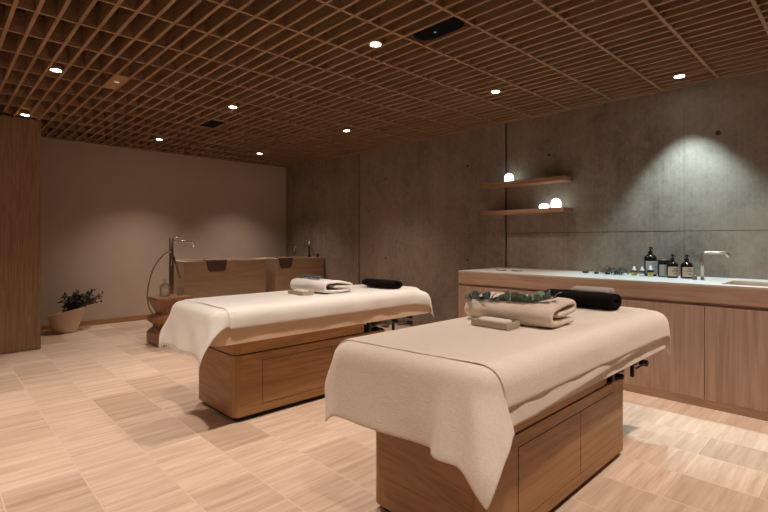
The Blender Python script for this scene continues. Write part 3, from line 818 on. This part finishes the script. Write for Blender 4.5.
bm = B(); lathe(bm, [(.035, 0), (.035, .03), (.02, .05)], (4.86, 6.95, .955), 20); smooth_angle(mesh_obj('base', bm, M['gunmetal'], t2))
bm = B(); tube(bm, [(4.86, 6.95, 1.155), (4.60, 6.93, 1.155), (4.565, 6.928, 1.15), (4.545, 6.926, 1.13), (4.545, 6.926, 1.0)], .009, 12); mesh_obj('spout', bm, M['chrome'], t2, True)
bm = B(); tube(bm, [(4.86, 6.95, 1.25), (4.84, 6.94, 1.29)], .016, 10); mesh_obj('lever', bm, M['chrome'], t2, True)
bm = B(); tube(bm, spline([(4.875, 6.95, 1.16), (4.93, 6.95, 1.08), (4.95, 6.95, 1.0), (4.955, 6.95, .97)], 5), .007, 8); mesh_obj('hose', bm, M['gunmetal'], t2, True)
bm = B(); lathe(bm, [(.016, 0), (.016, .05), (.01, .06)], (5.0, 6.90, .955), 14)
tag(smooth_angle(mesh_obj('stopper_knob', bm, M['black'], origin=(5.0, 6.9, .955))), 'small black knob on the rim of the right tub beside its tap', 'knob')

# carved stool
t = thing('carved_stool', 'carved reddish wooden side stool with notched waist beside the far massage table', 'stool', (2.12, 5.98, 0))
bm = B(); cx, cy = 2.125, 5.985; hw = .205
prof = [(.93, 0), (1, .015), (1, .14), (.74, .20), (.72, .225), (.97, .27), (.98, .335), (.80, .355), (.62, .36), (.62, .368), (.88, .50), (1.0, .545), (1.0, .56)]
loft(bm, [[(a, b_, z) for a, b_ in rrect_pts(cx - hw * k, cx + hw * k, cy - hw * k, cy + hw * k, .012, 3)] for k, z in prof])
smooth_angle(mesh_obj('stool_body', bm, M['stool'], t), 25)
bm = B(); box(bm, cx - hw * .997, cx + hw * .997, cy - hw * .997, cy + hw * .997, .5602, .566); bevel(mesh_obj('seat_top', bm, M['stool'], t), .002)
t = thing('glass_carafe', 'clear glass carafe standing on the carved wooden stool', 'carafe', (2.10, 6.02, .566))
bm = B(); lathe(bm, [(.045, 0), (.058, .006), (.060, .12), (.05, .145), (.018, .165), (.016, .205), (.020, .21), (.017, .21), (.013, .165), (.046, .142), (.056, .118), (.054, .01), (.02, .008)], (2.08, 6.02, .566), 26)
mesh_obj('carafe_body', bm, M['clear'], t, True)
t = thing('drinking_glass', 'short clear drinking glass beside the carafe on the stool', 'glass', (2.27, 5.98, .566))
bm = B(); lathe(bm, [(.03, 0), (.036, .004), (.04, .09), (.037, .09), (.033, .008), (.01, .007)], (2.25, 5.98, .566), 24); mesh_obj('glass_body', bm, M['clear'], t, True)

# pot, leaning bowl with sloping rim, dry plant
t = thing('plant_pot', 'pale clay pot with slanted rim on the floor against the back wall', 'plant pot', (1.345, 7.65, 0))
bm = B(); cx, cy = 1.345, 7.65; rings = []; sg = 36
def pr(k, hfrac, rb, inner=0):
    a = 2 * PI * k / sg; ca, sa = math.cos(a), math.sin(a)
    hr = .285 + .045 * ca - .03 * sa                     # rim height rises to the right
    z = hr * hfrac
    r = rb
    return (cx + .015 * hfrac + r * ca, cy + r * sa, z)
for hf, rb in ((0, .115), (.04, .128), (.3, .158), (.6, .188), (.85, .212), (1, .224), (1.0, .209), (.8, .192)):
    rings.append([pr(k, hf, rb) for k in range(sg)])
loft(bm, rings); smooth_angle(mesh_obj('pot_body', bm, M['pot'], t), 50)
bm = B(); loft(bm, [[pr(k, .805, .190) for k in range(sg)], [pr(k, .83, .188) for k in range(sg)]]); mesh_obj('soil', bm, M['soil'], t)
rnd = random.Random(11)
pl = thing('dry_plant', 'bushy dark grey-green dry plant leaning right out of the clay pot', 'plant', (1.35, 7.65, .23))
bs, bl = B(), B()
for k in range(38):
    a = rnd.uniform(0, 2 * PI); base = Vector((1.35 + .07 * math.cos(a), 7.64 + .07 * math.sin(a), .232))
    f = rnd.uniform(-.12, 1)
    tip = Vector((1.335 + .44 * f + rnd.uniform(-.05, .05), 7.62 + rnd.uniform(-.13, .13), .215 + rnd.uniform(.14, .33)))
    mid = base.lerp(tip, .5) + Vector((rnd.uniform(-.02, .02), 0, .05 * (1 - f) + .02))
    S_ = spline([base, mid, tip], 5); tube(bs, S_, .0028, 5)
    for q in range(3, len(S_)):
        for r_ in range(3):
            d = Vector((rnd.uniform(-1, 1), rnd.uniform(-1, 1), rnd.uniform(-.2, 1)))
            leaf(bl, S_[q], d, Vector((rnd.uniform(-1, 1), rnd.uniform(-1, 1), 1)), rnd.uniform(.030, .055), .024)
mesh_obj('stems', bs, M['leaf2'], pl, True); mesh_obj('foliage', bl, M['leaf'], pl, True)

# ------------------------------------------------------------------ camera, world, view
cam = bpy.data.cameras.new('camera'); co = bpy.data.objects.new('camera', cam); COL.objects.link(co)
co.location = (0, 0, 1.25); co.rotation_euler = (PI / 2, 0, math.radians(46.03 - 90))
cam.sensor_width = 36; cam.lens = 472 / 768 * 36; cam.shift_y = (240.5 - 256) / 768; cam.clip_start = .05
S.camera = co
wd = bpy.data.worlds.new('world'); S.world = wd; wd.use_nodes = True
wd.node_tree.nodes['Background'].inputs[0].default_value = (1, .8, .62, 1)
wd.node_tree.nodes['Background'].inputs[1].default_value = .02
vs = S.view_settings; vs.view_transform = 'Standard'; vs.look = 'None'; vs.gamma = 1; vs.use_curve_mapping = False
vs.exposure = 1.32
